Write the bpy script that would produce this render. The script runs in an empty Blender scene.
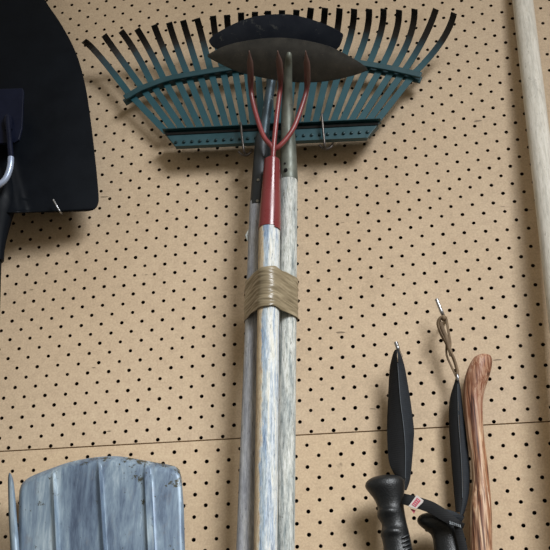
import bpy, math, random
from mathutils import Vector, Matrix, noise
random.seed(7)
S = bpy.context.scene
COL = S.collection
PI = math.pi
# ------------------------------------------------------------------ camera
P = 0.0254                      # hole pitch of the pegboard
ZO = 1.40                     # height of the pegboard lattice origin over the floor
RW = [Vector((0.9898417125, 0.1420140762, -0.0067369318)),
      Vector((-0.0712857527, 0.4547494263, -0.8877619617)),
      Vector((-0.1230110790, 0.8792240678, 0.4602535313))]
CAM = Vector((0.2845040754, -1.2310184723, -0.7466537432 + ZO))
F = 1152.98
cd = bpy.data.cameras.new('camera'); cam = bpy.data.objects.new('camera', cd); COL.objects.link(cam)
m = Matrix.Identity(4)
for r in range(3):
    m[r][0] = RW[0][r]; m[r][1] = -RW[1][r]; m[r][2] = -RW[2][r]; m[r][3] = CAM[r]
cam.matrix_world = m
cd.sensor_width = 36.0; cd.lens = 36.0 * F / 550.0; cd.clip_start = 0.02
S.camera = cam

def at(px, py, d=0.0):
    """world point standing d metres in front of the pegboard, seen along the given ray"""
    v = RW[0] * ((px - 275) / F) + RW[1] * ((py - 275) / F) + RW[2]
    t = (-d - CAM.y) / v.y
    return CAM + v * t
def ppm(p):                     # pixels per metre at a point
    return F / (p - CAM).dot(RW[2])

# ------------------------------------------------------------------ materials
MATS = {}
class NT:
    def __init__(s, name, rough=0.6, metal=0.0, spec=0.5):
        s.m = bpy.data.materials.new(name); s.m.use_nodes = True
        s.t = s.m.node_tree; s.b = s.t.nodes['Principled BSDF']
        s.b.inputs['Roughness'].default_value = rough; s.b.inputs['Metallic'].default_value = metal
        s.b.inputs['Specular IOR Level'].default_value = spec
        s.tc = s.n('ShaderNodeTexCoord'); MATS[name] = s.m
    def n(s, t): return s.t.nodes.new(t)
    def l(s, a, b): s.t.links.new(a, b)
    def coord(s, scale=(1, 1, 1), kind='Object'):
        mp = s.n('ShaderNodeMapping'); mp.inputs['Scale'].default_value = scale
        s.l(s.tc.outputs[kind], mp.inputs['Vector']); return mp.outputs[0]
    def noise(s, scale, detail=4, rough=0.6, vec=None, dist=0.0):
        x = s.n('ShaderNodeTexNoise'); x.inputs['Scale'].default_value = scale
        x.inputs['Detail'].default_value = detail; x.inputs['Roughness'].default_value = rough
        x.inputs['Distortion'].default_value = dist
        s.l(vec or s.coord(), x.inputs['Vector']); return x.outputs['Fac']
    def ramp(s, fac, stops, interp='LINEAR'):
        x = s.n('ShaderNodeValToRGB'); e = x.color_ramp.elements; x.color_ramp.interpolation = interp
        while len(e) < len(stops): e.new(0.5)
        for k, (p, c) in enumerate(stops):
            e[k].position = p; e[k].color = (c, c, c, 1) if isinstance(c, (int, float)) else rgb(c)
        s.l(fac, x.inputs[0]); return x.outputs[0]
    def mix(s, fac, a, b, mode='MIX'):
        x = s.n('ShaderNodeMix'); x.data_type = 'RGBA'; x.blend_type = mode
        if isinstance(fac, (int, float)): x.inputs[0].default_value = fac
        else: s.l(fac, x.inputs[0])
        for i, v in ((6, a), (7, b)):
            if isinstance(v, tuple): x.inputs[i].default_value = rgb(v)
            else: s.l(v, x.inputs[i])
        return x.outputs[2]
    def math(s, op, a, b=0.0):
        x = s.n('ShaderNodeMath'); x.operation = op
        for i, v in ((0, a), (1, b)):
            if isinstance(v, (int, float)): x.inputs[i].default_value = v
            else: s.l(v, x.inputs[i])
        return x.outputs[0]
    def color(s, c):
        if isinstance(c, tuple): s.b.inputs['Base Color'].default_value = rgb(c)
        else: s.l(c, s.b.inputs['Base Color'])
    def bump(s, h, strength=0.3, dist=0.001):
        x = s.n('ShaderNodeBump'); x.inputs['Strength'].default_value = strength; x.inputs['Distance'].default_value = dist
        s.l(h, x.inputs['Height']); s.l(x.outputs[0], s.b.inputs['Normal'])
    def rough(s, f): s.l(f, s.b.inputs['Roughness'])
def lin(c):
    c /= 255.0
    return c / 12.92 if c <= 0.04045 else ((c + 0.055) / 1.055) ** 2.4
def rgb(c): return (lin(c[0]), lin(c[1]), lin(c[2]), 1.0)

def board_mat(name, a, b, c):
    t = NT(name, 0.62, 0, 0.35)
    big = t.noise(3.2, 3, 0.55)
    fib = t.noise(60, 6, 0.75, t.coord((1, 1, 1.6)))
    fine = t.noise(420, 3, 0.7)
    col = t.ramp(big, [(0.3, a), (0.52, b), (0.72, c)])
    col = t.mix(0.35, col, t.ramp(fib, [(0.3, 0.35), (0.55, 0.5), (0.75, 0.62)]), 'OVERLAY')
    col = t.mix(0.30, col, t.ramp(fine, [(0.36, 0.32), (0.64, 0.68)]), 'OVERLAY')
    col = t.mix(0.15, col, t.ramp(t.noise(130, 4, 0.7), [(0.36, 0.3), (0.64, 0.66)]), 'OVERLAY')
    # grubby smears
    sm = t.ramp(t.noise(9, 5, 0.7, t.coord((1, 1, 0.6)), 0.6), [(0.60, 0), (0.74, 1)])
    col = t.mix(t.math('MULTIPLY', sm, 0.28), col, (128, 104, 76), 'MIX')
    sc = t.ramp(t.noise(1, 2, 0.5, t.coord((34, 1, 150))), [(0.725, 0), (0.745, 1)])
    col = t.mix(t.math('MULTIPLY', sc, 0.7), col, (84, 70, 54))
    bl = t.ramp(t.noise(24, 3, 0.6), [(0.735, 0), (0.765, 1)])
    col = t.mix(t.math('MULTIPLY', bl, 0.55), col, (92, 76, 58))
    t.color(col); t.bump(fine, 0.12, 0.0006)
board_mat('hardboard', (186, 163, 135), (193, 171, 143), (199, 178, 151))
board_mat('hardboard_lower', (189, 165, 134), (196, 173, 143), (201, 179, 150))
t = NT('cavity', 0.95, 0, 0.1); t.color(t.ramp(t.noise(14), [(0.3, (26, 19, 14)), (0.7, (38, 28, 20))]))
t = NT('hole_wall', 0.95, 0, 0.1); t.color(t.ramp(t.noise(200), [(0.3, (58, 42, 28)), (0.7, (84, 62, 42))]))  # raw hardboard darkened: the shade inside the holes is in the colour
t = NT('concrete', 0.85); t.color(t.ramp(t.noise(6, 6), [(0.3, (120, 116, 110)), (0.7, (150, 146, 140))]))

def paint(name, base, alt, rough=0.4, metal=0.0, spec=0.5, nscale=30, chips=None, chipcol=(60, 45, 38), lo=0.62):
    t = NT(name, rough, metal, spec)
    col = t.ramp(t.noise(nscale, 5, 0.65), [(0.3, base), (0.7, alt)])
    if chips:
        col = t.mix(t.ramp(t.noise(chips, 6, 0.75), [(lo, 0), (lo + 0.04, 1)]), col, chipcol)
    t.color(col); t.rough(t.ramp(t.noise(nscale * 2, 4), [(0.3, max(0.05, rough - 0.1)), (0.7, rough + 0.12)]))
    t.bump(t.noise(nscale * 8, 3), 0.08, 0.0005)
    return t
paint('black_paint', (11, 14, 19), (14, 18, 24), 0.45, 0, 0.07, 14)
paint('navy_paint', (14, 18, 34), (20, 25, 44), 0.4, 0.0, 0.12, 25)
paint('steel_shine', (176, 188, 210), (140, 154, 182), 0.28, 0.25, 0.6, 40)  # pale blue base colour holds the shine on the loop's curve
paint('hook_steel', (176, 176, 178), (120, 120, 122), 0.3, 0.9, 0.6, 60)
paint('hook_dark', (96, 90, 86), (66, 61, 58), 0.3, 0.6, 0.5, 60)
paint('rake_green', (26, 62, 70), (31, 70, 78), 0.42, 0, 0.5, 30, 90, (24, 48, 52), 0.68)
paint('hole_dot_dark', (20, 40, 44), (28, 52, 56), 0.35, 0.5, 0.5, 80)
paint('hoe_navy', (36, 43, 58), (48, 55, 68), 0.5, 0.2, 0.5, 34, 46, (84, 88, 92), 0.58)
paint('hoe_grey', (70, 71, 71), (96, 95, 92), 0.6, 0.4, 0.4, 60, 190, (104, 100, 92), 0.60)
paint('neck_blue', (58, 72, 82), (84, 98, 106), 0.45, 0.5, 0.5, 60, 80, (140, 150, 152), 0.6)
paint('neck_grey', (82, 87, 80), (116, 119, 109), 0.5, 0.35, 0.5, 60, 120, (70, 72, 66), 0.63)
paint('ferrule_black', (40, 44, 48), (56, 60, 63), 0.45, 0.4, 0.5, 50, 120, (90, 92, 92), 0.68)
paint('red_paint', (108, 39, 42), (122, 48, 50), 0.26, 0, 0.6, 10, 160, (205, 170, 160), 0.74)
paint('black_rubber', (19, 23, 27), (26, 31, 36), 0.42, 0, 0.5, 40)
paint('screw_metal', (150, 148, 140), (110, 108, 100), 0.35, 0.8, 0.5, 80)
paint('hole_shade', (12, 11, 10), (18, 16, 14), 0.8, 0, 0.2, 80)
paint('tag_white', (186, 176, 170), (198, 190, 184), 0.6, 0, 0.4, 80)
paint('tag_red', (172, 62, 84), (186, 82, 100), 0.6, 0, 0.4, 80)
paint('fold_grey', (62, 68, 74), (84, 90, 96), 0.6, 0, 0.4, 80)
paint('stitch_grey', (120, 126, 132), (150, 156, 160), 0.6, 0, 0.4, 80)

# tines: green enamel graded to near-black towards the tips (per-vertex tone value)
def tip_grade(name, c1, c2, mid, tip, a, b, rough):
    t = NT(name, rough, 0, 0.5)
    at_ = t.n('ShaderNodeAttribute'); at_.attribute_name = 'wear_tone'
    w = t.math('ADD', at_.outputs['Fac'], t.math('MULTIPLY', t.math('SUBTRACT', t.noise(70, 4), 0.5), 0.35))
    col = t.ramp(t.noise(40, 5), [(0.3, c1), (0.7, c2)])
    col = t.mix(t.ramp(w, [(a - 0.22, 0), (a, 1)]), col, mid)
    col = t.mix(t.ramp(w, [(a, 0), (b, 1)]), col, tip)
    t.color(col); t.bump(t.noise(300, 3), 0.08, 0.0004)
tip_grade('tine_green', (28, 70, 80), (33, 79, 89), (30, 60, 70), (20, 16, 15), 0.34, 0.54, 0.4)
tip_grade('prong_red', (112, 46, 48), (134, 60, 60), (88, 42, 42), (92, 70, 65), 0.70, 0.9, 0.33)  # prongs: red turning duller, then browner towards the tips

# black shovel: near-black enamel
def webbing(name, a, b):
    t = NT(name, 0.72, 0, 0.3)
    w = t.n('ShaderNodeTexWave'); w.bands_direction = 'Z'; w.inputs['Scale'].default_value = 130; w.inputs['Distortion'].default_value = 0.6
    t.l(t.coord(), w.inputs['Vector'])
    t.color(t.ramp(t.noise(160, 3), [(0.3, a), (0.7, b)])); t.bump(w.outputs['Fac'], 0.16, 0.0006)
webbing('webbing_dark', (11, 12, 14), (16, 17, 20)); webbing('webbing_light', (22, 26, 31), (31, 36, 42))  # one webbing in two tones; the paler copy paints bands facing the light
t = NT('grip_rubber', 0.42, 0, 0.5)
t.color(t.ramp(t.noise(60, 3), [(0.3, (9, 12, 15)), (0.7, (15, 19, 23))]))
v = t.n('ShaderNodeTexVoronoi'); v.inputs['Scale'].default_value = 620; t.l(t.coord(), v.inputs['Vector']); t.bump(v.outputs['Distance'], 0.35, 0.0006)

def wood(name, cols, fine=0.35, spots=None, strip=None, rough=0.8):
    t = NT(name, rough, 0, 0.25)
    g = t.noise(1, 5, 0.7, t.coord((210, 210, 15)), 0.3)
    g2 = t.noise(1, 6, 0.8, t.coord((620, 620, 90)))
    n = len(cols)
    col = t.ramp(g, [(0.37 + 0.26 * k / (n - 1), c) for k, c in enumerate(cols)])
    if strip:                    # a band of old bare wood on one side, ragged edge
        sd = t.n('ShaderNodeAttribute'); sd.attribute_name = 'wear_tone'
        e = t.math('ADD', sd.outputs['Fac'], t.math('MULTIPLY', t.math('SUBTRACT', t.noise(1, 5, 0.75, t.coord((80, 80, 16))), 0.5), 1.3))
        col = t.mix(t.ramp(t.math('ADD', t.math('MULTIPLY', e, 0.5), 0.5), [(0.30, 0), (0.34, 1), (0.50, 1), (0.60, 0)]), col, strip[1], 'MULTIPLY')
        col = t.mix(t.ramp(t.math('ADD', t.math('MULTIPLY', e, 0.5), 0.5), [(0.27, 1), (0.31, 0)]), col, strip[0])
    col = t.mix(fine, col, t.ramp(g2, [(0.32, 0.15), (0.5, 0.5), (0.68, 0.75)]), 'OVERLAY')
    if spots:
        col = t.mix(t.ramp(t.noise(1, 5, 0.8, t.coord((260, 260, 55))), [(0.60, 0), (0.66, 1)]), col, spots)
    t.color(col); t.bump(g2, 0.35, 0.0012)
wood('wood_white', [(146, 160, 178), (186, 194, 200), (206, 207, 202), (216, 213, 202)], 0.85, (120, 128, 138), ((196, 178, 150), (204, 218, 234)))
wood('wood_mauve', [(146, 149, 158), (170, 173, 180), (188, 190, 192)], 0.6, (104, 106, 112))
wood('wood_grey', [(128, 136, 136), (164, 168, 165), (188, 190, 184), (200, 200, 194)], 0.9, (98, 96, 90))
wood('wood_pole', [(188, 184, 174), (206, 201, 190), (216, 211, 201)], 0.3, (160, 154, 142))
t = NT('stick_bark', 0.5, 0, 0.4)
g = t.noise(1, 3, 0.6, t.coord((150, 150, 7)), 0.8)
col = t.ramp(g, [(0.36, (74, 46, 36)), (0.42, (140, 102, 80)), (0.47, (186, 150, 120)), (0.54, (210, 182, 152)), (0.66, (226, 206, 182))])
fi = t.noise(1, 4, 0.7, t.coord((420, 420, 18)), 0.6)
col = t.mix(0.6, col, t.ramp(fi, [(0.36, 0.12), (0.5, 0.5), (0.66, 0.78)]), 'OVERLAY')
hz = t.n('ShaderNodeSeparateXYZ'); t.l(t.tc.outputs['Object'], hz.inputs[0])
col = t.mix(t.ramp(t.math('ADD', hz.outputs[2], t.math('MULTIPLY', t.noise(20), 0.05)), [(-0.10, 0), (0.03, 0.75)]), col, (186, 150, 142), 'MULTIPLY')
dk = t.ramp(t.noise(1, 4, 0.65, t.coord((300, 300, 11)), 0.5), [(0.50, 0), (0.56, 0.85)])
col = t.mix(dk, col, (186, 146, 120), 'MULTIPLY'); t.color(col); t.bump(g, 0.4, 0.002)
t = NT('leather', 0.7, 0, 0.3); t.color(t.ramp(t.noise(1, 5, 0.7, t.coord((160, 160, 60))), [(0.3, (80, 64, 48)), (0.7, (130, 110, 86))]))
t = NT('tape_brown', 0.33, 0, 0.5)
gg = t.noise(1, 3, 0.6, t.coord((14, 14, 240)), 0.4)
t.color(t.ramp(t.noise(1, 4, 0.6, t.coord((30, 30, 120))), [(0.3, (112, 100, 78)), (0.55, (136, 123, 99)), (0.75, (160, 147, 122))])); t.bump(gg, 0.35, 0.0012)
t = NT('galvanised', 0.42, 0.18, 0.5)
st = t.noise(1, 6, 0.72, t.coord((44, 44, 8)), 0.35)
col = t.ramp(st, [(0.33, (70, 83, 104)), (0.45, (102, 119, 139)), (0.55, (128, 146, 162)), (0.68, (172, 187, 196))])
col = t.mix(t.ramp(t.noise(1, 6, 0.8, t.coord((90, 90, 40))), [(0.56, 0), (0.68, 0.5)]), col, (118, 122, 128))
col = t.mix(t.ramp(t.noise(1, 4, 0.7, t.coord((70, 70, 3))), [(0.64, 0), (0.70, 0.5)]), col, (176, 172, 158))
a_ = t.n('ShaderNodeAttribute'); a_.attribute_name = 'wear_tone'
ch = t.math('ADD', t.noise(95, 6, 0.8), t.math('MULTIPLY', a_.outputs['Fac'], 0.14))
col = t.mix(t.ramp(ch, [(0.63, 0), (0.66, 1)]), col, (62, 62, 50)); t.color(col)
t.rough(t.ramp(st, [(0.3, 0.34), (0.7, 0.52)]))

# ------------------------------------------------------------------ mesh helpers
class MB:
    def __init__(s): s.v = []; s.f = []; s.w = []
    def add(s, vs, fs, w=None):
        o = len(s.v); s.v += [Vector(x) for x in vs]; s.f += [tuple(i + o for i in f) for f in fs]
        s.w += list(w) if w else [0.0] * len(vs)
        return s
    def loft(s, rings, cap=True, w=None):
        n = len(rings[0]); vs = [p for r in rings for p in r]; fs = []
        for a in range(len(rings) - 1):
            for k in range(n):
                fs.append((a * n + k, a * n + (k + 1) % n, (a + 1) * n + (k + 1) % n, (a + 1) * n + k))
        if cap:
            fs.append(tuple(range(n))[::-1]); o = (len(rings) - 1) * n; fs.append(tuple(o + k for k in range(n)))
        ww = [w[i] for i in range(len(rings)) for _ in range(n)] if w else None
        return s.add(vs, fs, ww)
    def tube(s, pts, rad, n=14, flat=1.0, ref=None, w=None, cap=True):
        pts = [Vector(p) for p in pts]
        if isinstance(rad, (int, float)): rad = [rad] * len(pts)
        rings = []; nrm = None
        for i, p in enumerate(pts):
            t_ = (pts[min(i + 1, len(pts) - 1)] - pts[max(i - 1, 0)]).normalized()
            if nrm is None:
                nrm = Vector(ref) if ref else (Vector((1, 0, 0)) if abs(t_.x) < 0.9 else Vector((0, 0, 1)))
            nrm = (nrm - t_ * nrm.dot(t_)).normalized(); b = t_.cross(nrm)
            rings.append([p + nrm * (math.cos(2 * PI * k / n) * rad[i]) + b * (math.sin(2 * PI * k / n) * rad[i] * flat) for k in range(n)])
        return s.loft(rings, cap, w)
    def strip(s, path, wvec, wid, th, w=None):
        """flat bar swept along path; wvec = width direction"""
        pts = [Vector(p) for p in path]; rings = []
        for i, p in enumerate(pts):
            t_ = (pts[min(i + 1, len(pts) - 1)] - pts[max(i - 1, 0)]).normalized()
            W = Vector(wvec); W = (W - t_ * W.dot(t_)).normalized(); N = t_.cross(W)
            wd = wid[i] if isinstance(wid, list) else wid
            rings.append([p + W * wd / 2 + N * th / 2, p - W * wd / 2 + N * th / 2, p - W * wd / 2 - N * th / 2, p + W * wd / 2 - N * th / 2])
        return s.loft(rings, True, w)
    def sheet(s, A, B, th, w=None):
        """grid between polylines (list of rows); thickness towards the wall (+y)"""
        rows = [[Vector(p) for p in r] for r in A]
        h, n = len(rows), len(rows[0]); vs = [p for r in rows for p in r]; off = Vector((0, th, 0))
        vs += [p + off for p in vs[:h * n]]; o = h * n; fs = []
        for i in range(h - 1):
            for j in range(n - 1):
                q = (i * n + j, i * n + j + 1, (i + 1) * n + j + 1, (i + 1) * n + j)
                fs.append(q); fs.append(tuple(o + k for k in q[::-1]))
        bd = [j for j in range(n)] + [i * n + n - 1 for i in range(1, h)] + [(h - 1) * n + j for j in range(n - 2, -1, -1)] + [i * n for i in range(h - 2, 0, -1)]
        for k in range(len(bd)):
            a, b = bd[k], bd[(k + 1) % len(bd)]; fs.append((a, o + a, o + b, b))
        ww = (list(w) * 2) if w else None
        return s.add(vs, fs, ww)
    def prism(s, front, off):
        """n-gon outline extruded by vector off"""
        n = len(front); f = [Vector(p) for p in front]; off = Vector(off)
        vs = f + [p + off for p in f]
        fs = [tuple(range(n)), tuple(range(2 * n - 1, n - 1, -1))] + [(k, n + k, n + (k + 1) % n, (k + 1) % n) for k in range(n)]
        return s.add(vs, fs)
    def disc(s, c, r, nrm, h, n=14, dome=0.0):
        c = Vector(c); nrm = Vector(nrm).normalized(); a = nrm.orthogonal().normalized(); b = nrm.cross(a)
        rings = [[c + a * (math.cos(2 * PI * k / n) * q) + b * (math.sin(2 * PI * k / n) * q) + nrm * z for k in range(n)]
                 for q, z in ((r, 0), (r, h * 0.6), (r * 0.8, h), (r * 0.3, h * (1 + dome)))]
        return s.loft(rings)
def catmull(pts, n=8):
    pts = [Vector(p) for p in pts]; q = [pts[0] * 2 - pts[1]] + pts + [pts[-1] * 2 - pts[-2]]; out = []
    for i in range(1, len(q) - 2):
        p0, p1, p2, p3 = q[i - 1:i + 3]
        for k in range(n):
            t_ = k / n
            out.append(0.5 * ((2 * p1) + (p2 - p0) * t_ + (2 * p0 - 5 * p1 + 4 * p2 - p3) * t_ ** 2 + (3 * p1 - p0 - 3 * p2 + p3) * t_ ** 3))
    return out + [pts[-1]]
def interp(tab, x):
    if x <= tab[0][0]: a, b = tab[0], tab[1]
    elif x >= tab[-1][0]: a, b = tab[-2], tab[-1]
    else:
        for a, b in zip(tab, tab[1:]):
            if a[0] <= x <= b[0]: break
    t_ = (x - a[0]) / (b[0] - a[0])
    return tuple(p + (q - p) * t_ for p, q in zip(a[1:], b[1:]))
def smooth_tab(tab, n):
    """resample a table (key, values...) as a smooth polyline"""
    pts = []
    dim = len(tab[0])
    for i in range(len(tab) - 1):
        p = [tab[max(i - 1, 0)], tab[i], tab[i + 1], tab[min(i + 2, len(tab) - 1)]]
        for k in range(n):
            t_ = k / n
            pts.append(tuple(0.5 * (2 * p[1][d] + (p[2][d] - p[0][d]) * t_ + (2 * p[0][d] - 5 * p[1][d] + 4 * p[2][d] - p[3][d]) * t_ ** 2 + (3 * p[1][d] - p[0][d] - 3 * p[2][d] + p[3][d]) * t_ ** 3) for d in range(dim)))
    return pts + [tab[-1]]

LOC = {}
def obj(name, mb, mat, parent=None, smooth=True, loc=None, bevel=0.0, angle=40, sub=0):
    base = LOC[parent.name] if parent else Vector(loc or (0, 0, 0))
    me = bpy.data.meshes.new(name); me.from_pydata([v - base for v in mb.v], [], mb.f)
    if any(mb.w):
        a = me.attributes.new('wear_tone', 'FLOAT', 'POINT'); a.data.foreach_set('value', mb.w)
    import bmesh
    bm = bmesh.new(); bm.from_mesh(me); bmesh.ops.recalc_face_normals(bm, faces=bm.faces); bm.to_mesh(me); bm.free()
    me.materials.append(MATS[mat]); me.validate()
    if smooth:
        me.polygons.foreach_set('use_smooth', [True] * len(me.polygons)); me.set_sharp_from_angle(angle=math.radians(angle))
    o = bpy.data.objects.new(name, me); COL.objects.link(o)
    if parent: o.parent = parent
    else: o.location = base
    LOC[o.name] = base
    if bevel:
        b = o.modifiers.new('bevel', 'BEVEL'); b.width = bevel; b.segments = 2; b.limit_method = 'ANGLE'; b.angle_limit = math.radians(35)
    if sub:
        q = o.modifiers.new('subdivision', 'SUBSURF'); q.levels = q.render_levels = sub
    return o
def tag(o, label, cat=None, group=None):
    o['label'] = label
    if cat: o['category'] = cat
    if group: o['group'] = group
    return o
def thing(name, label, cat, loc, group=None):
    o = bpy.data.objects.new(name, None); COL.objects.link(o); o.location = loc; o.empty_display_size = 0.02
    LOC[o.name] = Vector(loc)
    return tag(o, label, cat, group)
def structure(o): o['kind'] = 'structure'; return o

# ------------------------------------------------------------------ the setting
TH = 0.004
def pegboard(name, u0, u1, v0, v1, ou, ov, mat):
    """hardboard sheet with real drilled holes on a staggered grid; v grows downwards"""
    mb_v = []; mb_f = []; dark = []; N = 16
    R = 0.088
    angs = [2 * PI * k / N for k in range(N)]
    def quad(a, b, c, d):
        o = len(mb_v)
        for (u, v) in ((a, c), (b, c), (b, d), (a, d)): mb_v.append((u * P, 0, ZO - v * P))
        mb_f.append((o, o + 1, o + 2, o + 3))
    jmin = math.ceil((v0 + 0.2 - ov) * 2); jmax = math.floor((v1 - 0.0925 - ov) * 2)
    top = None
    for j in range(jmin, jmax + 1):
        cv = ov + j / 2; a = cv - 0.25; b = cv + 0.25
        if j == jmin:
            if a > v0 + 1e-6: quad(u0, u1, v0, a)
            else: a = v0
        if j == jmax:
            if b < v1: quad(u0, u1, b, v1)
            else: b = v1
        sh = ou + (0.5 if j % 2 else 0.0)
        i0 = math.ceil(u0 + 0.5 - sh); i1 = math.floor(u1 - 0.5 - sh)
        if i0 + sh - 0.5 > u0: quad(u0, i0 + sh - 0.5, a, b)
        if i1 + sh + 0.5 < u1: quad(i1 + sh + 0.5, u1, a, b)
        for i in range(i0, i1 + 1):
            cu = i + sh; o = len(mb_v)
            jr = R * (1 + random.uniform(-0.07, 0.07)); ju = cu + random.uniform(-.012, .012); jv = cv + random.uniform(-.012, .012) - (0.01 if j == jmax and b == v1 else 0)
            out = []
            for q in angs:
                x, y = math.cos(q), math.sin(q); ky = (b - cv) if y > 0 else (cv - a)
                k = min(0.5 / abs(x) if abs(x) > 1e-9 else 9, ky / abs(y) if abs(y) > 1e-9 else 9); out.append([cu + x * k, cv + y * k])
            for (X, Y) in ((cu - .5, a), (cu + .5, a), (cu + .5, b), (cu - .5, b)):
                k = min(range(N), key=lambda z: (out[z][0] - X) ** 2 * .3 + (out[z][1] - Y) ** 2); out[k] = [X, Y]
            for (x, y) in out: mb_v.append((x * P, 0, ZO - y * P))
            for q in angs: mb_v.append(((ju + jr * math.cos(q)) * P, 0, ZO - (jv + jr * math.sin(q)) * P))
            for q in angs: mb_v.append(((ju + jr * math.cos(q)) * P, TH, ZO - (jv + jr * math.sin(q)) * P))
            for k in range(N):
                n = (k + 1) % N
                mb_f.append((o + k, o + n, o + N + n, o + N + k)); dark.append(len(mb_f)); mb_f.append((o + N + k, o + N + n, o + 2 * N + n, o + 2 * N + k))
    # sheet edges
    for (ua, va, ub, vb) in ((u0, v0, u1, v0), (u0, v1, u1, v1), (u0, v0, u0, v1), (u1, v0, u1, v1)):
        o = len(mb_v)
        mb_v.extend([(ua * P, 0, ZO - va * P), (ub * P, 0, ZO - vb * P), (ub * P, TH, ZO - vb * P), (ua * P, TH, ZO - va * P)]); mb_f.append((o, o + 1, o + 2, o + 3))
    me = bpy.data.meshes.new(name); me.from_pydata(mb_v, [], mb_f); me.materials.append(MATS[mat]); me.materials.append(MATS['hole_wall'])
    for k in dark: me.polygons[k].material_index = 1
    o = bpy.data.objects.new(name, me); COL.objects.link(o); return structure(o)
pegboard('wall_upper', -24, 40, -24, 12.095, 0, 0, 'hardboard')
pegboard('wall_lower', -24, 40, 12.155, 54.5, 0.29, 0.11, 'hardboard_lower')
def box(name, a, b, mat):
    (x0, y0, z0), (x1, y1, z1) = a, b
    mb = MB().prism([(x0, y0, z0), (x1, y0, z0), (x1, y0, z1), (x0, y0, z1)], (0, y1 - y0, 0))
    return structure(obj(name, mb, mat, smooth=False))
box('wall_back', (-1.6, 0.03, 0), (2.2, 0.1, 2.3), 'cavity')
box('floor', (-1.6, -2.6, -0.1), (2.2, 0.03, 0), 'concrete')

# ------------------------------------------------------------------ peg hooks
def hook(px, label, mat='hook_steel', r=0.0015, arc=None):
    pts = [at(*p) for p in px]
    mb = MB().tube(catmull(pts, 8), r, 10)
    e = pts[-1]; mb.disc(e, r * 1.02, pts[-1] - catmull(pts, 8)[-2], r * 0.6, 10)
    if arc: mb.tube(catmull([at(*p) for p in arc], 6), r, 10)
    o = obj('peg_hook', mb, mat, loc=pts[0]); return tag(o, label, 'hook', 'bent wire hooks in the pegboard')
hook([(251.5, 150, 0.0005), (250.5, 152.5, .014), (246.5, 155.2, .032), (244.2, 152, .0395), (242.6, 142, .0425), (240.7, 123, .0435)],
     'wire hook under the left half of the green rake head', 'hook_dark', arc=[(238.6, 151.6, .036), (241, 154, .0362), (244.6, 155.3, .0362), (248, 154.8, .0362), (250.6, 152.2, .036)])
hook([(333, 143, 0.0005), (331.5, 145.6, .014), (327, 148.8, .032), (325, 146.5, .0395), (323.6, 135, .0425), (321.8, 114.5, .0435)],
     'wire hook under the right half of the green rake head', 'hook_dark', arc=[(319.6, 145.2, .036), (322.4, 147.8, .0362), (326, 149.1, .0362), (329.6, 148.2, .0362), (332.2, 145.8, .036)])
hook([(62.5, 213.5, 0.0005), (61.8, 214, .025), (60.8, 212.9, .055), (57.6, 207.5, .0605), (53.4, 200, .062)],
     'wire hook holding up the lower edge of the black shovel blade', r=0.0013)
hook([(401, 356, 0.0005), (400, 354.5, .02), (398.3, 350, .0405), (397.2, 346.5, .043), (396, 343, .044)],
     'wire hook the wider black pole strap hangs from, no cord on it', r=0.0022)
hook([(446, 320, 0.0005), (445, 319, .014), (442.6, 314, .026), (440, 308, .0285), (436.8, 300, .029)],
     'wire hook the brown leather cord hangs from', r=0.0022)

# ------------------------------------------------------------------ leaf rake
D0 = 0.022
TIP = [(84, 41), (104, 35), (121, 31), (137, 29), (154, 25), (169, 22.6), (183, 20.5), (197, 18.5), (213, 16), (227, 15), (241, 12.7), (255, 12), (268, 11), (282, 10.4), (296.5, 10), (311, 8), (325, 8), (339.5, 8.4), (354, 9), (369, 9), (383.5, 9), (399, 10), (414.5, 9), (436, 9), (454, 13)]
MID = [(1, 128.5, 93), (2, 140.5, 86), (3, 151, 82), (4, 163, 77.5), (5, 175, 74.5), (8, 210, 68.5), (10.5, 240, 64), (13, 269, 61.5), (16, 306, 59), (19, 343, 58.5), (20, 357, 60), (21, 370, 62), (22, 383, 64.3), (23, 395, 66.6), (24, 405.6, 69), (25, 416, 71.5)]
QTB = [(1, 102, 59), (2, 121, 59), (3, 137, 55), (5, 164, 50), (8, 203.5, 43), (13, 268.5, 36), (16, 308, 34), (19, 351, 34), (20, 366, 35), (21, 380, 35), (22, 394.5, 38), (23, 409, 39), (24, 422, 42), (25, 440, 43.5)]
rake = thing('leaf_rake', 'green metal leaf rake head with fanned tines, hung flat behind the hoes', 'rake', at(272, 150, D0))
tl = []
for i in range(1, 26):
    bx = 166.5 + (i - 1) * 8.72; by = 132.5 - (bx - 164) * 10 / 216
    B_ = (bx, by); M_ = interp(MID, i); Q_ = interp(QTB, i); T_ = TIP[i - 1]
    tq = .45
    cx_, cy_ = [(Q_[k] - (1 - tq) ** 2 * M_[k] - tq * tq * T_[k]) / (2 * tq * (1 - tq)) for k in (0, 1)]
    pxs = [Vector((B_[0] + (M_[0] - B_[0]) * k / 8, B_[1] + (M_[1] - B_[1]) * k / 8, D0 + .001 * k / 8)) for k in range(8)]
    for k in range(17):
        q = k / 16; a_, b_, c_ = (1 - q) ** 2, 2 * q * (1 - q), q * q
        pxs.append(Vector((a_ * M_[0] + b_ * cx_ + c_ * T_[0], a_ * M_[1] + b_ * cy_ + c_ * T_[1], D0 + .001 + .033 * q * q)))
    path = [at(p.x, p.y, p.z) for p in pxs]
    d_ = (path[11] - path[1]); d_.y = 0; d_.normalize(); wv = Vector((d_.z, 0, -d_.x))
    n = len(path)
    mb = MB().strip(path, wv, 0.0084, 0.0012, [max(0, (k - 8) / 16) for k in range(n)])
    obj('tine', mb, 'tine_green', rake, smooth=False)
    tl.append((M_, wv, B_))
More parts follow.
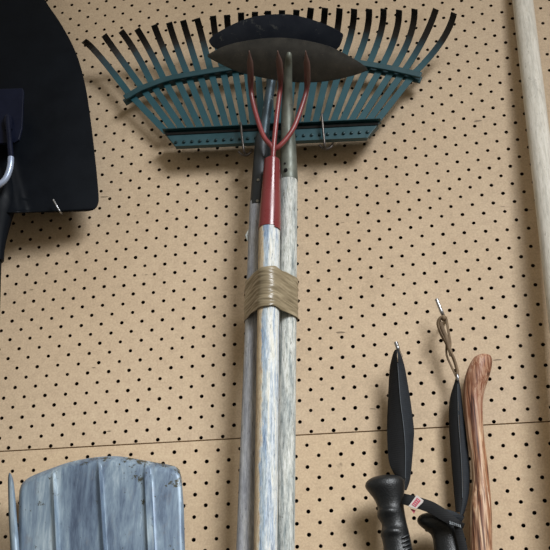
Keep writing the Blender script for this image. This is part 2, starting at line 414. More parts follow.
# cross band: front and back strips sandwiching the tines
def band_path(dy, d, ext=0):
    p = [at(M_[0], M_[1] + dy, d) for (M_, _, _) in tl]
    a = p[0] + (p[0] - p[1]) * 0.33; b = p[-1] + (p[-1] - p[-2]) * 0.5
    return [a] + p + [b]
def band(name, dy, d, h, th, mat):
    mb = MB().strip(band_path(dy, d), (0, 0.0, 1), h, th); return obj(name, mb, mat, rake, smooth=True, bevel=0.0008, angle=30)
b1 = band('cross_band', 2.8, D0 + .0055, 0.0086, 0.0035, 'rake_green')
mb = MB().strip(band_path(7.5, D0 - .004), (0, 0, 1), 0.010, 0.003)
obj('back_band', mb, 'rake_green', rake, smooth=True, bevel=0.0006)
# base channel with upper lip, lower lip and dark raised discs for its punched holes
mb = MB()
mb.prism([at(164, 132.5, .034), at(380, 121.8, .034), at(367, 138.3, .034), at(175.6, 146.8, .034)], (0, .004, 0))
mb.prism([at(166, 132.8, .030), at(378, 122.1, .030), at(369, 132, .030), at(172, 140, .030)], (0, .015, 0))
a, b = at(163, 131.2, .034), at(381, 120.9, .034); mb.strip([a, b], (0, 1, 0), 0.012, 0.0016)
obj('base_channel', mb, 'rake_green', rake, smooth=False, bevel=0.0006)
a, b = at(175.8, 146.9, .0325), at(367, 138.3, .0325)
obj('lower_lip', MB().strip([a, (a + b) / 2, b], (0, 1, 0), 0.007, 0.0024), 'rake_green', rake, smooth=False)
a, b = at(165.5, 134.2, .0345), at(378.5, 123.8, .0345)
obj('lip_shade', MB().strip([a, b], (0, 0, 1), 0.0034, 0.0012), 'hole_shade', rake, smooth=False)  # dark strip painted in for the shade under the upper lip
for i in range(25):
    x = 176 + i * 7.98; y = 142.5 - i * 0.43
    c = at(x, y, .0342)
    obj('hole_dot', MB().disc(c, 0.0021, (0, -1, 0), 0.0016, 12, .2), 'hole_dot_dark', rake)

# ------------------------------------------------------------------ hoes
def ground(a, b, z=0.004):      # where the line a-b meets the floor
    return a + (b - a) * ((z - a.z) / (b.z - a.z))
def extend(a, b, k):            # b pushed on beyond by k metres
    return b + (b - a).normalized() * k
def wood_handle(parent, p0, p1, r0, r1, mat):
    n = 26; pts = [p0.lerp(p1, k / n) for k in range(n + 1)]
    rad = [r0 + (r1 - r0) * k / n for k in range(n + 1)]
    pts.append(p1 + (p1 - p0).normalized() * .003); rad.append(r1 * .8)
    mb = MB().tube(pts, rad, 24)
    for q in range(len(pts)):
        for k in range(24): mb.w[q * 24 + k] = (mb.v[q * 24 + k].x - pts[q].x) / rad[q]
    return obj('handle', mb, mat, parent)
def blade_mesh(top, bot, dt, db, bulge, th, n=28, rows=10):
    """lens shaped blade: top / bottom outlines in x, from depth db (bottom) to dt (top)"""
    x0, x1 = top[0][0], top[-1][0]
    A = []
    for j in range(rows + 1):
        s_ = j / rows; row = []
        for k in range(n + 1):
            u = k / n; u = 0.5 - 0.5 * math.cos(PI * u)
            x = x0 + (x1 - x0) * u; yt = interp(top, x)[0]; yb = interp(bot, x)[0]
            y = yb + (yt - yb) * s_
            f = (y - Y_LO) / (Y_HI - Y_LO)
            d = db + (dt - db) * f + bulge * math.sin(PI * s_) * math.sin(PI * u)
            row.append(at(x, y, d))
        A.append(row)
    return MB().sheet(A, None, th)
# navy hoe, left handle
hl_top, hl_bot = at(258, 205, .049), at(245.8, 550, .047)
hoe1 = thing('garden_hoe', 'hoe with dark navy rounded blade at the back and mauve-grey left handle', 'hoe', ground(hl_top, hl_bot))
Y_LO, Y_HI = 52, 14.5
top = smooth_tab([(209, 40), (215, 34), (235.5, 23), (253.6, 16.6), (272, 14.3), (290, 14.3), (303, 17), (318, 21.5), (334.5, 28.2), (343, 34)], 4)
bot = smooth_tab([(209, 41.5), (215, 47.5), (235, 52), (272, 54), (310, 54), (335, 49), (340, 44), (343, 35.5)], 4)
mb = blade_mesh(top, bot, .086, .048, 0.002, .0022); obj('blade', mb, 'hoe_navy', hoe1, bevel=.0005)
pts = catmull([at(276, 48, .05), at(274, 62, .054), at(271.5, 80, .053), at(268, 104, .050), at(264.8, 128, .049), at(262.6, 150, .049), at(261.5, 168, .049)], 6)
n = len(pts); obj('neck', MB().tube(pts, [.0052 + .0014 * k / n for k in range(n)], 16), 'neck_blue', hoe1)
f0, f1 = at(263, 136, .049), at(259.2, 207, .049)
pts = [f0.lerp(f1, k / 12) for k in range(13)]
obj('ferrule', MB().tube(pts, [.0085] + [.0096 + .0020 * (k / 12) for k in range(1, 12)] + [.0112], 22), 'ferrule_black', hoe1)
for (x, y) in ((257.5, 201), (258.3, 180)):
    c = at(x, y, .0600); obj('screw', MB().disc(c, .0019, (0.0, -1, -.2), .0012, 12), 'screw_metal', hoe1)
wood_handle(hoe1, at(258.1, 203, .049), ground(hl_top, hl_bot), .0102, .0098, 'wood_mauve')
# splinter on the left handle
c = at(246.5, 236, .05); obj('splinter', MB().tube([at(249.5, 229, .05), c, at(247.8, 241, .05)], [.0012, .0022, .0006], 6), 'wood_grey', hoe1)

# grey hoe, right handle
hr_top, hr_bot = at(288.6, 178, .049), at(284.6, 550, .047)
hoe2 = thing('garden_hoe', 'hoe with rusty grey pointed-oval blade in front and grey right handle', 'hoe', ground(hr_top, hr_bot))
Y_LO, Y_HI = 81, 37.5
top = smooth_tab([(207.5, 54.5), (227, 45), (254.5, 39.4), (282, 37.6), (309, 41), (331, 47), (350, 56.5), (363, 64.5), (367, 68.4)], 4)
bot = smooth_tab([(207.5, 56), (214, 59.8), (235.5, 70), (254.5, 75), (276, 79.4), (296, 81.2), (315, 81.2), (334.5, 79), (356, 73.6), (367, 69.4)], 4)
mb = blade_mesh(top, bot, .108, .062, 0.003, .0024); obj('blade', mb, 'hoe_grey', hoe2, bevel=.0006)
pts = catmull([at(288.9, 52.5, .106), at(288.8, 57, .1035), at(288.3, 66, .093), at(287.6, 80, .081), at(287.3, 100, .066), at(287.6, 125, .056), at(288.4, 150, .0515), at(288.8, 181, .049)], 6)
n = len(pts); rr = [(0, .0024), (.1, .0036), (.3, .0050), (.55, .0066), (.78, .0090), (1, .0112)]
obj('neck', MB().tube(pts, [interp(rr, k / (n - 1))[0] for k in range(n)], 22), 'neck_grey', hoe2)
c = at(285.8, 170, .0610); obj('screw_hole', MB().disc(c, .0024, (-.1, -1, -.25), .0008, 14), 'hole_shade', hoe2)
c = at(284.9, 163.5, .060); obj('screw_hole', MB().disc(c, .0014, (-.2, -1, -.25), .0008, 12), 'hole_shade', hoe2)
wood_handle(hoe2, at(288.62, 177, .049), ground(hr_top, hr_bot), .0110, .0098, 'wood_grey')

# ------------------------------------------------------------------ hand cultivator
DC = .0735
hm_top, hm_bot = at(269.4, 226, DC), at(265.6, 550, .072)
cul = thing('hand_cultivator', 'red three-pronged cultivator on a whitish middle handle with peeling paint', 'cultivator', ground(hm_top, hm_bot))
def prong(px, tipw):
    pts = catmull([at(*p) for p in px], 7); n = len(pts)
    k0 = int(n * .70)
    mb = MB()
    rings = []; nrm = Vector((1, 0, 0)); ws = []
    for i, p in enumerate(pts):
        t_ = (pts[min(i + 1, n - 1)] - pts[max(i - 1, 0)]).normalized(); W = (nrm - t_ * nrm.dot(t_)).normalized(); N = t_.cross(W)
        s_ = i / (n - 1); wx = .0030; wy = .0030
        if s_ > .70: q = (s_ - .70) / .30; wx = .0030 + tipw * min(1, q * 4) * .5; wx *= 1 if q < .72 else max(.16, 1 - (q - .72) / .30); wy = .0030 - .0013 * q
        rings.append([p + W * wx * math.cos(2 * PI * k / 14) + N * wy * math.sin(2 * PI * k / 14) for k in range(14)]); ws.append(s_)
    return MB().loft(rings, True, ws)
obj('prong', prong([(273.6, 150, DC), (270.5, 145, DC + .001), (264, 137, DC + .001), (258, 121, DC + .001), (252.6, 101, DC + .002), (250.8, 88, DC + .007), (250.4, 70, DC + .03), (249.2, 51, DC + .052)], .0019), 'prong_red', cul)
obj('prong', prong([(272.3, 166, DC), (273.6, 148, DC + .001), (276, 123, DC + .001), (279, 98, DC + .002), (280.4, 86, DC + .008), (280, 70, DC + .03), (277.6, 51, DC + .052)], .0022), 'prong_red', cul)
obj('prong', prong([(273.6, 150, DC), (279, 146.5, DC + .001), (287, 138, DC + .001), (295, 125, DC + .001), (303.6, 101, DC + .002), (306.8, 87, DC + .007), (307.2, 70, DC + .03), (305.6, 51, DC + .052)], .0019), 'prong_red', cul)
s0, s1 = at(272, 160.5, DC), at(269.3, 229.5, DC)
pts = [s0.lerp(s1, k / 16) for k in range(17)]
obj('socket', MB().tube([s0 + (s0 - s1).normalized() * .003] + pts, [.0062] + [.0094 + .0037 * (k / 16) for k in range(17)], 28), 'red_paint', cul)
ax = (s1 - s0).normalized()
mb = MB()                        # overlapping rolled seam down the right side of the socket
for_rows = []
for k in range(13):
    c = s0.lerp(s1, .04 + .99 * k / 12); r = (.0094 + .0037 * (k / 12)) * 1.05
    for_rows.append([c + Vector((math.sin(q), -math.cos(q), 0)) * r for q in (.62, .85, 1.1, 1.4, 1.8)])
obj('socket_seam', mb.sheet(for_rows, None, .0012), 'red_paint', cul)
wood_handle(cul, at(269.4, 222, DC), ground(hm_top, hm_bot), .0125, .0112, 'wood_white')

# ------------------------------------------------------------------ tape around the three handles
def axis_x(a, b, z):            # point of line a-b at height z
    t_ = (z - a.z) / (b.z - a.z); return a + (b - a) * t_
def hull(pts):
    pts = sorted(set(pts)); 
    def half(ps):
        h = []
        for p in ps:
            while len(h) > 1 and (h[-1][0] - h[-2][0]) * (p[1] - h[-2][1]) - (h[-1][1] - h[-2][1]) * (p[0] - h[-2][0]) <= 0: h.pop()
            h.append(p)
        return h
    a, b = half(pts), half(pts[::-1]); return a[:-1] + b[:-1]
zt = at(269, 266, .087).z; zb = at(269, 305.8, .087).z
rings = []; NR = 48
for j in range(NR + 1):
    z = zt + (zb - zt) * j / NR; cs = []
    for (a, b, r) in ((hl_top, hl_bot, .0104), (hr_top, hr_bot, .0109), (hm_top, hm_bot, .0126)):
        c = axis_x(a, b, z); rr_ = r + .0005
        cs += [(round(c.x + rr_ * math.cos(2 * PI * k / 40), 6), round(c.y + rr_ * math.sin(2 * PI * k / 40), 6)) for k in range(40)]
    h = hull(cs); 
    # resample the closed loop evenly
    L = [0]
    for k in range(len(h)): L.append(L[-1] + math.dist(h[k], h[(k + 1) % len(h)]))
    # start at the rear-most left point for stable correspondence
    NS = 96; ring = []
    st_ = max(range(len(h)), key=lambda k: h[k][1] * 1.0 - h[k][0] * .001); base = L[st_]
    for q in range(NS):
        s_ = (base + L[-1] * q / NS) % L[-1]
        k = max(i for i in range(len(h)) if L[i] <= s_ + 1e-12); f = (s_ - L[k]) / max(1e-9, L[k + 1] - L[k])
        a, b = h[k], h[(k + 1) % len(h)]; x = a[0] + (b[0] - a[0]) * f; y = a[1] + (b[1] - a[1]) * f
        cx = (hl_top.x + hr_top.x) / 2; n_ = Vector((x - cx, y + .055, 0)).normalized()
        tt = j / NR
        ridge = .0011 * noise.noise(Vector((q * .05, tt * 9 + q * .03, 3.1))) + .0013 * noise.noise(Vector((q * .07, tt * 22 - abs(q - 48) * .10, 8.1)))
        side = abs(x - axis_x(hm_top, hm_bot, z).x)
        zz = z + (.0022 * noise.noise(Vector((q * .15, 0, 7))) if j in (0, NR) else 0)
        ring.append(Vector((x, y, zz)) + n_ * (ridge + .0006))
    rings.append(ring)
obj_t = obj('tape_wrap', MB().loft(rings, False), 'tape_brown', loc=rings[NR][0], angle=60)
tag(obj_t, 'wrinkled brown packing tape bound around the three long handles', 'tape')
sm = obj_t.modifiers.new('solid', 'SOLIDIFY'); sm.thickness = .0004; sm.offset = 1

# ------------------------------------------------------------------ white pole, right edge
pa, pb = at(522.6, 0, .0165), at(560.3, 318, .044)
p0 = extend(pb, pa, .05); p1 = ground(pa, pb)
pole = obj('wooden_pole', MB().tube([p0.lerp(p1, k / 30) for k in range(31)], .01345, 28), 'wood_pole', loc=p1)
tag(pole, 'off-white weathered round wooden pole leaning at the right edge', 'pole')

# ------------------------------------------------------------------ black shovel, top left
sh = thing('shovel', 'large black shovel with rounded blade upwards in the top left corner', 'shovel', at(-8, 520, .05))
XC = -6
edge = smooth_tab([(-70, 2.5), (-62, 12), (-40, 28), (-18, 38.5), (0, 45), (24, 61), (52, 75.6), (85, 85), (127.5, 91.3), (165, 95.6), (189, 97.8), (200, 98.2), (206, 96.3), (209.3, 92.5), (210.6, 86)], 4)
edge = [e for e in edge]
rows = []; wv_ = []
for (y, x) in edge:
    row = []
    hw = x - XC
    for k in range(-24, 25):
        u = k / 24; px = XC + hw * u
        v_ = max(0, min(1, (y + 70) / 280))
        yy = y + (2.2 * (1 - abs(u)) * v_)
        d = .042 + .014 * (1 - u * u) * (0.5 + .5 * v_) - .012 * v_ * 0
        # raised middle socket crease, growing towards the handle end
        c_ = max(0, (y - 120) / 92); cw = 8 + 19 * c_; q = abs(px - XC) / cw
        if c_ > 0 and q < 1.25: d += .012 * c_ * max(0, min(1, (1.25 - q) / .3))
        row.append(at(px, yy, d))
    rows.append(row)
obj('blade', MB().sheet(rows, None, .0022), 'black_paint', sh, angle=50)
s0, s1 = at(-6, 172, .062), at(-9, 262, .055)
obj('socket', MB().tube([s0.lerp(s1, k / 10) for k in range(11)], [.016 + .010 * math.sin(PI * k / 10) * (1 - k / 10) + .012 * max(0, 1 - abs(k - 4) / 5) * (1 - k / 12) for k in range(11)], 20, .62), 'black_paint', sh)  # socket widened in black to take in the soft shadow beside it
obj('handle', MB().tube([s1.lerp(extend(s0, s1, .55), k / 10) for k in range(-1, 11)], .0125, 20), 'black_paint', sh)
pl = [(-36, 90), (22.5, 88), (23.6, 92), (22, 128), (19, 139.5), (14, 142.5), (-26, 144.5), (-32, 141), (-36, 128)]
plate = obj('bracket_plate', MB().prism([at(x, y, .082) for x, y in pl], (0, .004, 0)), 'navy_paint', sh, smooth=False, bevel=.0008)
obj('bracket_boss', MB().tube(catmull([at(8, 114.5, .0835), at(8, 122, .0850), at(8.5, 130, .084)], 5), [.002, .0036, .005, .0056, .0058, .006, .0058, .0056, .0054, .0052, .005], 12), 'navy_paint', plate)
obj('standoff', MB().tube([at(-6, 112, .0805), at(-6, 112, .056)], .009, 14), 'navy_paint', sh)
lp = catmull([at(7.5, 118, .088), at(8.5, 130, .09), at(9.8, 145, .091), at(10.8, 160, .092), at(8.8, 172, .092), at(3.5, 181.5, .092), at(-6, 186.5, .092), at(-16, 182, .092), at(-21.5, 171, .092), at(-23.5, 158, .092), at(-22.5, 140, .091), at(-20, 118, .088)], 6)
k_ = 17
obj('loop_arm', MB().tube(lp[:k_ + 1], .0036, 16), 'navy_paint', sh); obj('loop_arm', MB().tube(lp[-k_ - 1:], .0036, 16), 'navy_paint', sh)
obj('steel_loop', MB().tube(lp[k_:-k_], .0040, 16), 'steel_shine', sh)

# ------------------------------------------------------------------ galvanised shovel, bottom left
gs = thing('shovel', 'blue-grey galvanised shovel with ribbed blade in the bottom left corner', 'shovel', at(104, 900, .05))
topc = smooth_tab([(18.8, 491), (19.8, 486.5), (23, 482), (31, 476.3), (52, 468), (73, 461.2), (98, 457), (120, 456.3), (145, 460.5), (171, 465), (177.5, 467.5), (180.8, 471.2), (181.8, 477)], 4)
NC = 96; NRW = 34
ribs = [(52.5, 469, 56.3, 550), (97.8, 464, 103.4, 550), (146, 462, 150.5, 550)]
cols = []                        # (anchor, next anchor or None, fraction / px offset)
OFF = [-6, -4.4, -3.4, -2.6, -2, -1.4, -.8, -.3, .3, .8, 1.4, 2, 2.6, 3.4, 4.4, 6]
def span(a, b, oa, ob, n):
    return [('s', a, b, oa, ob, k / n) for k in range(n + 1)]
cols += span(0, 1, 0, -8, 14)
for m_ in (1, 2, 3):
    cols += [('o', m_, o_) for o_ in OFF]
    cols += span(m_, m_ + 1, 8, -8 if m_ < 3 else 0, 14)
rows = []; wr = []
for j in range(NRW + 1):
    s_ = (j / NRW) ** 1.5; row = []
    yy = 470 + 215 * s_
    xl = interp([(470, 19.2), (550, 17.8), (690, 15)], yy)[0]; xr = interp([(470, 181.2), (505, 183.6), (550, 184.6), (690, 189)], yy)[0]
    anc = [xl] + [a + (c - a) * (yy - b) / (d_ - b) for (a, b, c, d_) in ribs] + [xr]
    for c in cols:
        if c[0] == 's': xa, xb = anc[c[1]] + c[3], anc[c[2]] + c[4]; x = xa + (xb - xa) * c[5]; rb = None
        else: x = anc[c[1]] + c[2]; rb = (c[1], c[2])
        u = (x - xl) / (xr - xl); xt = 18.8 + (181.8 - 18.8) * max(0, min(1, u))
        yt = interp(topc, xt)[0]; yb = 690 - 26 * (2 * u - 1) ** 4
        y = yt + (yb - yt) * s_
        d = .034 + .006 * (1 - (2 * u - 1) ** 2)
        e_ = min(1.0, (y - yt) / 7.0); d -= .010 * (1 - e_) ** 2
        eu = min(u, 1 - u) * 165 / 4.0
        if eu < 1: d -= .004 * (1 - eu) ** 2
        if rb:
            m_, q = rb; grow = max(0, min(1, (y - yt - 1.5) / 16)); wd = (3.6 if m_ < 3 else 4.6) * (.35 + .65 * grow)
            if m_ < 3: d += .0062 * grow * max(0, 1 - abs(q) / wd)
            else: d += .0060 * grow * max(0, min(1, (wd - abs(q)) / 1.6))
        row.append(at(x, y, d))
        pr = max(0, 1 - (y - yt) / 14) * .9 + .9 * max(0, 1 - math.hypot(x - 135, y - 473) / 18) + 1.0 * max(0, 1 - math.hypot(x - 178, y - 484) / 16) + 1.9 * max(0, 1 - math.hypot(x - 144, y - 504) / 5)
        wr.append(pr * (0.25 + .75 * min(1, u * 1.5)))
    rows.append(row)
obj('blade', MB().sheet(rows, None, .0018, wr), 'galvanised', gs, angle=32)
# bent side flange standing off the left edge
fl = smooth_tab([(473, 9.6, .6), (476, 9.9, 1.7), (482, 10.5, 2.6), (500, 11.6, 3.3), (520, 12.6, 3.8), (550, 14.6, 4.2), (620, 17.8, 4.3)], 4)
rws = [[at(x - h, y, .040), at(x - h * .3, y - .3, .0425), at(x + h * .4, y - .1, .0425), at(x + h, y, .0395)] for (y, x, h) in fl]
fo = obj('side_flange', MB().sheet(rws, None, .0022), 'galvanised', gs, angle=60)
s0, s1 = at(104, 670, .045), at(104, 800, .05)
obj('socket', MB().tube([s0.lerp(s1, k / 10) for k in range(11)], [.008 + .009 * (k / 10) for k in range(11)], 20), 'galvanised', gs)
obj('handle', MB().tube([s1.lerp(at(104, 900, .05), k / 10) for k in range(-2, 11)], .0155, 20), 'wood_grey', gs)

# ------------------------------------------------------------------ trekking poles
def webb(rows_, th=.0012):
    return MB().sheet([[at(x, y, d) for (x, y, d) in r] for r in rows_], None, th)
def strap_rows(tab, n=6, cols=5):
    """tab: y, xl, dl, xr, dr"""
    out = []
    for (y, xl, dl, xr, dr) in smooth_tab(tab, n):
        out.append([(xl + (xr - xl) * k / cols, y, dl + (dr - dl) * k / cols + .0012 * math.sin(PI * k / cols)) for k in range(cols + 1)])
    return out
def ring_loft(tab, d, n=28, depth=1.0, tilt=0.0, knuck=()):
    """tab rows: y, xl, xr -> round-ish cross sections standing at depth d"""
    rings = []
    for (y, xl, xr) in tab:
        c = at((xl + xr) / 2, y, d); r = (at(xr, y, d) - at(xl, y, d)).length / 2
        kn = sum(.24 * math.exp(-((y - q) / 3.6) ** 2) for q in knuck)
        rings.append([c + Vector((r * math.cos(2 * PI * k / n), r * (depth + kn * max(0, -math.sin(2 * PI * k / n + .7))) * math.sin(2 * PI * k / n), tilt * r * math.sin(2 * PI * k / n))) for k in range(n)])
    return MB().loft(rings)
# --- left pole
tp = thing('trekking_pole', 'trekking pole with large black finger-grooved grip hung by wide black strap', 'trekking pole', at(412, 760, .04))
mb = webb(strap_rows([(349.5, 395.2, .041, 397, .0425), (352, 393.6, .040, 397.2, .043), (358, 391.8, .037, 397.2, .042), (371, 389.4, .031, 398.2, .039), (400, 387.9, .027, 400.3, .035), (426, 387, .026, 403.6, .033), (450, 387.7, .026, 405.3, .032), (463, 389.3, .027, 405.6, .032), (472, 393, .028, 405.3, .032), (480, 398, .029, 405, .032), (490, 402, .030, 404.5, .032)]))
strap = obj('strap', mb, 'webbing_dark', tp, angle=60)
mb = webb(strap_rows([(349.5, 397, .0428, 399, .041), (352, 397.4, .0434, 400, .040), (358, 397.8, .0424, 402.2, .037), (368, 398.3, .0394, 405, .032), (385, 399.5, .036, 408, .028), (404, 400.9, .035, 411, .025), (429, 404, .033, 414, .023), (440, 405, .0326, 413.6, .023), (455, 405.4, .0324, 412.6, .023), (478, 405.2, .0324, 410.3, .025), (490, 404, .0324, 406.5, .028)]))
obj('strap_outer', mb, 'webbing_light', tp, angle=60)
obj('strap_edge', MB().tube(catmull([at(397.5, 363, .0422), at(398.2, 371, .0398), at(400.4, 400, .0358), (at(403.8, 428, .0338)), at(405.3, 450, .033), at(405.2, 478, .033)], 6), .0004, 8), 'fold_grey', tp)
g1 = smooth_tab([(475.2, 383, 390), (476, 376.5, 396.5), (478, 370.5, 401.5), (481, 366.6, 404), (484.5, 365, 404.6), (488, 366, 404.6), (493, 369.8, 404.3), (498, 373.6, 404), (503, 376.3, 403.8), (508, 377.6, 404), (512, 377.2, 404.6), (516, 377.2, 405.2), (519, 379, 405.8), (523, 381.4, 406.6), (527, 382, 407.6), (531, 380.9, 408.6), (535, 380.6, 409.6), (539, 382, 410.5), (546, 383.4, 411.8), (552, 383.4, 413), (560, 385.5, 414.5), (600, 394, 422), (606, 397, 421), (607, 401, 417)], 3)
grip = obj('grip', ring_loft(g1, .042, 32, .82, .12, (512, 532, 556)), 'grip_rubber', tp)
mb = MB()                         # ribbed panel on the right flank of the grip
for k in range(7):
    y = 536 + k * 4.2; xo = (y - 536) * .19
    mb.tube([at(401.5 + xo, y + 2.2, .0545), at(405 + xo, y + .6, .0538), at(408.5 + xo, y - 1.0, .050)], [.0007, .001, .0007], 8)
obj('grip_ribs', mb, 'black_rubber', grip)
a, b = at(408, 603, .042), at(412, 760, .042)
obj('shaft', MB().tube([a.lerp(b, k / 6) for k in range(7)], .0065, 18), 'black_paint', tp)

# --- right pole
tp2 = thing('trekking_pole', 'trekking pole with black grip half wrapped in its strap beside the brown stick', 'trekking pole', at(458, 760, .04))
mb = webb(strap_rows([(378.5, 455.4, 0.0245, 458, 0.0260), (382, 454.5, 0.0240, 458, 0.0265), (399, 449.8, 0.0220, 457.6, 0.0270), (419, 448.8, 0.0210, 458, 0.0265), (440, 449.8, 0.0210, 459.5, 0.0260), (461.5, 451.3, 0.0210, 461.2, 0.0260), (485, 453.2, 0.0220, 462.2, 0.0270), (500, 454.6, 0.0240, 462.2, 0.0280), (512, 455.5, 0.0270, 461.4, 0.0300)]))
obj('strap', mb, 'webbing_dark', tp2, angle=60)
mb = webb(strap_rows([(378.5, 457, 0.0265, 458.6, 0.0250), (386, 457.8, 0.0270, 460.2, 0.0250), (400, 458.4, 0.0275, 462, 0.0245), (412, 459, 0.0273, 463.4, 0.0240), (442, 460.6, 0.0266, 467.4, 0.0225), (468, 462.4, 0.0266, 469.8, 0.0220), (486, 463, 0.0275, 469.6, 0.0230), (496, 462.6, 0.0285, 468.6, 0.0245), (506, 461.6, 0.0300, 466.4, 0.0265), (515, 459.4, 0.0315, 463.2, 0.0295), (519, 456.5, 0.0325, 460, 0.0315)]))
obj('strap_outer', mb, 'webbing_light', tp2, angle=60)
obj('strap_edge', MB().tube(catmull([at(457.8, 384, 0.0278), at(457.9, 400, 0.0282), at(458.4, 420, 0.0278), at(460.3, 445, 0.0272), at(461.8, 470, 0.0274), at(462.4, 498, 0.0290)], 6), .0004, 8), 'fold_grey', tp2)
g2 = smooth_tab([(512.5, 428, 440), (513.5, 422.5, 447), (515.5, 418.8, 452), (519, 417, 456), (523, 418.2, 458.6), (528, 423.5, 460.5), (533, 430, 461.8), (538, 432.6, 462.6), (544, 433.4, 463.2), (550, 434, 464), (556, 434.8, 465), (600, 442, 471), (606, 445, 470)], 3)
obj('grip', ring_loft(g2, .036, 32, .8, .12), 'grip_rubber', tp2)
def ribbon(px, wid, th=.0012):
    """px rows: x, y, d, half width in px across"""
    c = smooth_tab(px, 6); rows_ = []
    for i, (x, y, d, h) in enumerate(c):
        q = c[min(i + 1, len(c) - 1)]; p = c[max(i - 1, 0)]; tx, ty = q[0] - p[0], q[1] - p[1]; L_ = math.hypot(tx, ty); nx, ny = -ty / L_, tx / L_
        rows_.append([at(x + nx * h * k, y + ny * h * k, d + .0008 * (1 - k * k)) for k in (-1, -.5, 0, .5, 1)])
    return MB().sheet(rows_, None, th)
wb = obj('wrist_band', ribbon([(402.5, 498.3, .052, 5.2), (406.5, 499.5, .0555, 5.4), (416, 502, .056, 5.6), (428, 506, .057, 5.8), (436, 510, .0585, 5.8), (444, 515.2, .060, 5.6), (452, 520.3, .0595, 4.6), (459, 524, .057, 3.4), (464, 526, .051, 2.6)], 0), 'webbing_dark', tp2, angle=60)
obj('wrist_band_tail', ribbon([(440, 511, .0555, 2.2), (448, 512.6, .056, 3), (456, 516, .054, 3.4), (463, 519.6, .049, 3)], 0), 'webbing_light', tp2, angle=60)
obj('strap_tail', ribbon([(457, 523, .0555, 3.6), (459.5, 533, .053, 4), (462, 543, .052, 4.2), (464.5, 556, .051, 4.4), (466, 570, .05, 4)], 0), 'webbing_dark', tp2, angle=60)
tg = [(408.4, 506.2), (416.8, 494.8), (423.6, 500.4), (422.8, 502.4), (416, 509.0)]
tago = obj('care_tag', MB().prism([at(x, y, .0585) for x, y in tg], (0, .0010, 0)), 'tag_white', tp2, smooth=False); tago['label'] = 'small white cloth tag printed red'
rd = [(411.6, 504.6), (417.0, 497.6), (420.8, 500.8), (415.4, 507.2)]
ro = obj('tag_print', MB().prism([at(x, y, .0588) for x, y in rd], (0, .0003, 0)), 'tag_red', tago, smooth=False)
mb = MB()                         # pale worn strokes across the red print
for (x0, y0, x1, y1) in ((413.2, 504.4, 415.0, 505.6), (414.4, 502.9, 416.4, 504.4), (415.6, 501.2, 417.4, 502.7), (416.9, 499.4, 418.8, 501.2)):
    mb.strip([at(x0, y0, .0590), at(x1, y1, .0590)], (0.5, 0, .6), .0006, .0003)
obj('print_strokes', mb, 'tag_white', tago, smooth=False)
tg2 = [(410.2, 508.4), (415.6, 510.2), (413.9, 513.6)]
obj('tag_corner', MB().prism([at(x, y, .0555) for x, y in tg2], (0, .0006, 0)), 'tag_red', tago, smooth=False)
mb = MB()
for k in range(6):
    x = 450.0 + k * 2.0; y = 522.0 + k * .72
    mb.strip([at(x - .2, y - 1.0, .0622), at(x + .5, y + .9, .0622)], (1, 0, 0), .0009, .0004)
mb.strip([at(449.5, 523.4, .0620), at(461, 527.2, .0600)], (0, 0, 1), .0007, .0004)
obj('stitching', mb, 'stitch_grey', wb, smooth=False)
a, b = at(456, 603, .036), at(458, 760, .036)
obj('shaft', MB().tube([a.lerp(b, k / 6) for k in range(7)], .0065, 18), 'black_paint', tp2)

# ------------------------------------------------------------------ leather cord with metal clip
cord = thing('leather_cord', 'twisted brown leather cord looped over a hook, tied to the black strap', 'cord', at(457, 377, .034))
def cordm(px, r): return MB().tube(catmull([at(*p) for p in px], 7), r, 10, 0.6)
obj('cord_loop', cordm([(444.6, 319.5, 0.0260), (441, 317.6, 0.0300), (438.2, 321.5, 0.0295), (438.4, 326, 0.0280), (441, 333.6, 0.0270), (446, 342.5, 0.0260), (450, 351, 0.0255), (453.4, 358, 0.0250), (456, 366, 0.0245), (457.4, 372, 0.0240), (457.4, 377.5, 0.0240)], .0031), 'leather', cord)
obj('cord_loop', cordm([(444.8, 320, 0.0230), (445.6, 317, 0.0270), (447.2, 324, 0.0260), (448.8, 334, 0.0245), (450.2, 343, 0.0230), (449.6, 350, 0.0220)], .0017), 'leather', cord)
obj('cord_loop', cordm([(440.5, 322, 0.0305), (443, 330, 0.0295), (446.4, 338, 0.0285), (448.6, 346, 0.0275), (451.6, 356, 0.0260)], .0024), 'leather', cord)
obj('cord_end', cordm([(446.4, 345, 0.0240), (446.6, 355, 0.0230), (450.5, 364.5, 0.0230), (455, 374, 0.0235), (456.8, 378, 0.0240)], .0012), 'leather', cord)
obj('knot', MB().disc(at(443.6, 318.2, 0.0285), .0034, (0, -1, -.3), .004, 12, .3), 'leather', cord)
obj('metal_clip', MB().tube([at(457.2, 374.4, 0.0275), at(457.6, 377.5, 0.0280), at(458, 380.6, 0.0275)], [.0011, .0019, .0011], 10), 'hook_steel', cord)

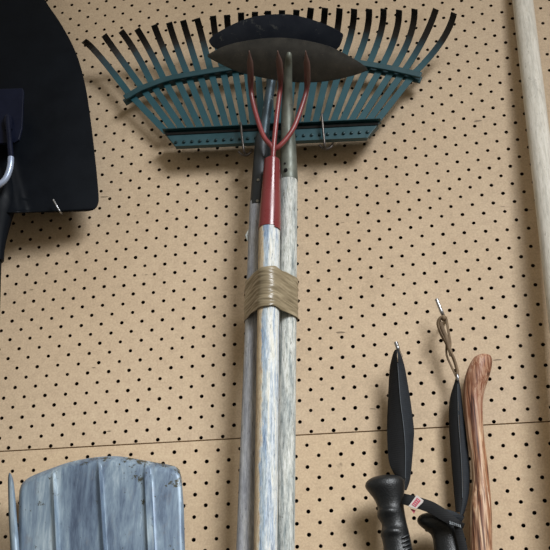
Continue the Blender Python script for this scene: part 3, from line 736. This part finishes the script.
# ------------------------------------------------------------------ carved walking stick
st_ = smooth_tab([(355.4, 480, 487.5), (356.6, 475.6, 490.4), (359, 472.6, 491.6), (363, 470, 492), (369, 467.2, 491.2), (376, 465, 489.4), (384, 463.6, 486.8), (392, 463.2, 484.4), (400, 463.4, 483), (412, 464.4, 482.8), (426, 465.6, 483.4), (440, 467.2, 484.6), (454, 470, 486.4), (468, 471.6, 488), (482, 472, 489.4), (496, 470.6, 491), (512, 469.4, 492.2), (530, 469, 492.6), (550, 469, 492.6), (600, 470, 494), (700, 474, 497)], 4)
rings = []; n = 36
for i, (y, xl, xr) in enumerate(st_):
    c = at((xl + xr) / 2, y, .026); r = (at(xr, y, .026) - at(xl, y, .026)).length / 2
    ring = []
    for k in range(n):
        a = 2 * PI * k / n; dv = Vector((math.cos(a), math.sin(a), 0))
        g_ = 1 + .045 * noise.noise(Vector((dv.x * 2.4, dv.y * 2.4, y * .018))) - .05 * max(0, noise.noise(Vector((dv.x * 5, dv.y * 5, y * .012 + 9))))
        ring.append(c + dv * (r * g_ * (1 if abs(dv.x) > .97 else 1)))
    rings.append(ring)
c0 = sum(rings[-1], Vector()) / n; c1 = ground(at(475, 420, .026), c0); c1.x = c0.x + .02; c1.y = -.03
for k in range(1, 9):
    o_ = c0.lerp(c1, k / 8); rings.append([o_ + (p - c0) * (1 - .03 * k) for p in rings[len(st_) - 1]])
stick = obj('walking_stick', MB().loft(rings), 'stick_bark', loc=at(468, 416, .026))
tag(stick, 'knobbly reddish-brown bare wood walking stick right of the black straps', 'walking stick')

# ------------------------------------------------------------------ light
w = bpy.data.worlds.new('World'); S.world = w; w.use_nodes = True
bg = w.node_tree.nodes['Background']; bg.inputs[0].default_value = (1.0, 0.89, 0.70, 1); bg.inputs[1].default_value = 0.31
def area(name, loc, target, size, energy, col, sy=None):
    l = bpy.data.lights.new(name, 'AREA'); l.size = size; l.energy = energy; l.color = col
    if sy: l.shape = 'RECTANGLE'; l.size_y = sy
    o = bpy.data.objects.new(name, l); COL.objects.link(o); o.location = loc
    o.rotation_euler = (Vector(target) - Vector(loc)).to_track_quat('-Z', 'Y').to_euler(); return o
k1 = area('window_light', (1.2, -1.75, ZO + 0.72), (-0.05, 0, ZO - 0.53), 0.9, 6.3, (0.97, 1.0, 1.03), 1.15); k1.data.spread = math.radians(44)
S.view_settings.view_transform = 'Standard'; S.view_settings.look = 'None'; S.view_settings.exposure = 0.0
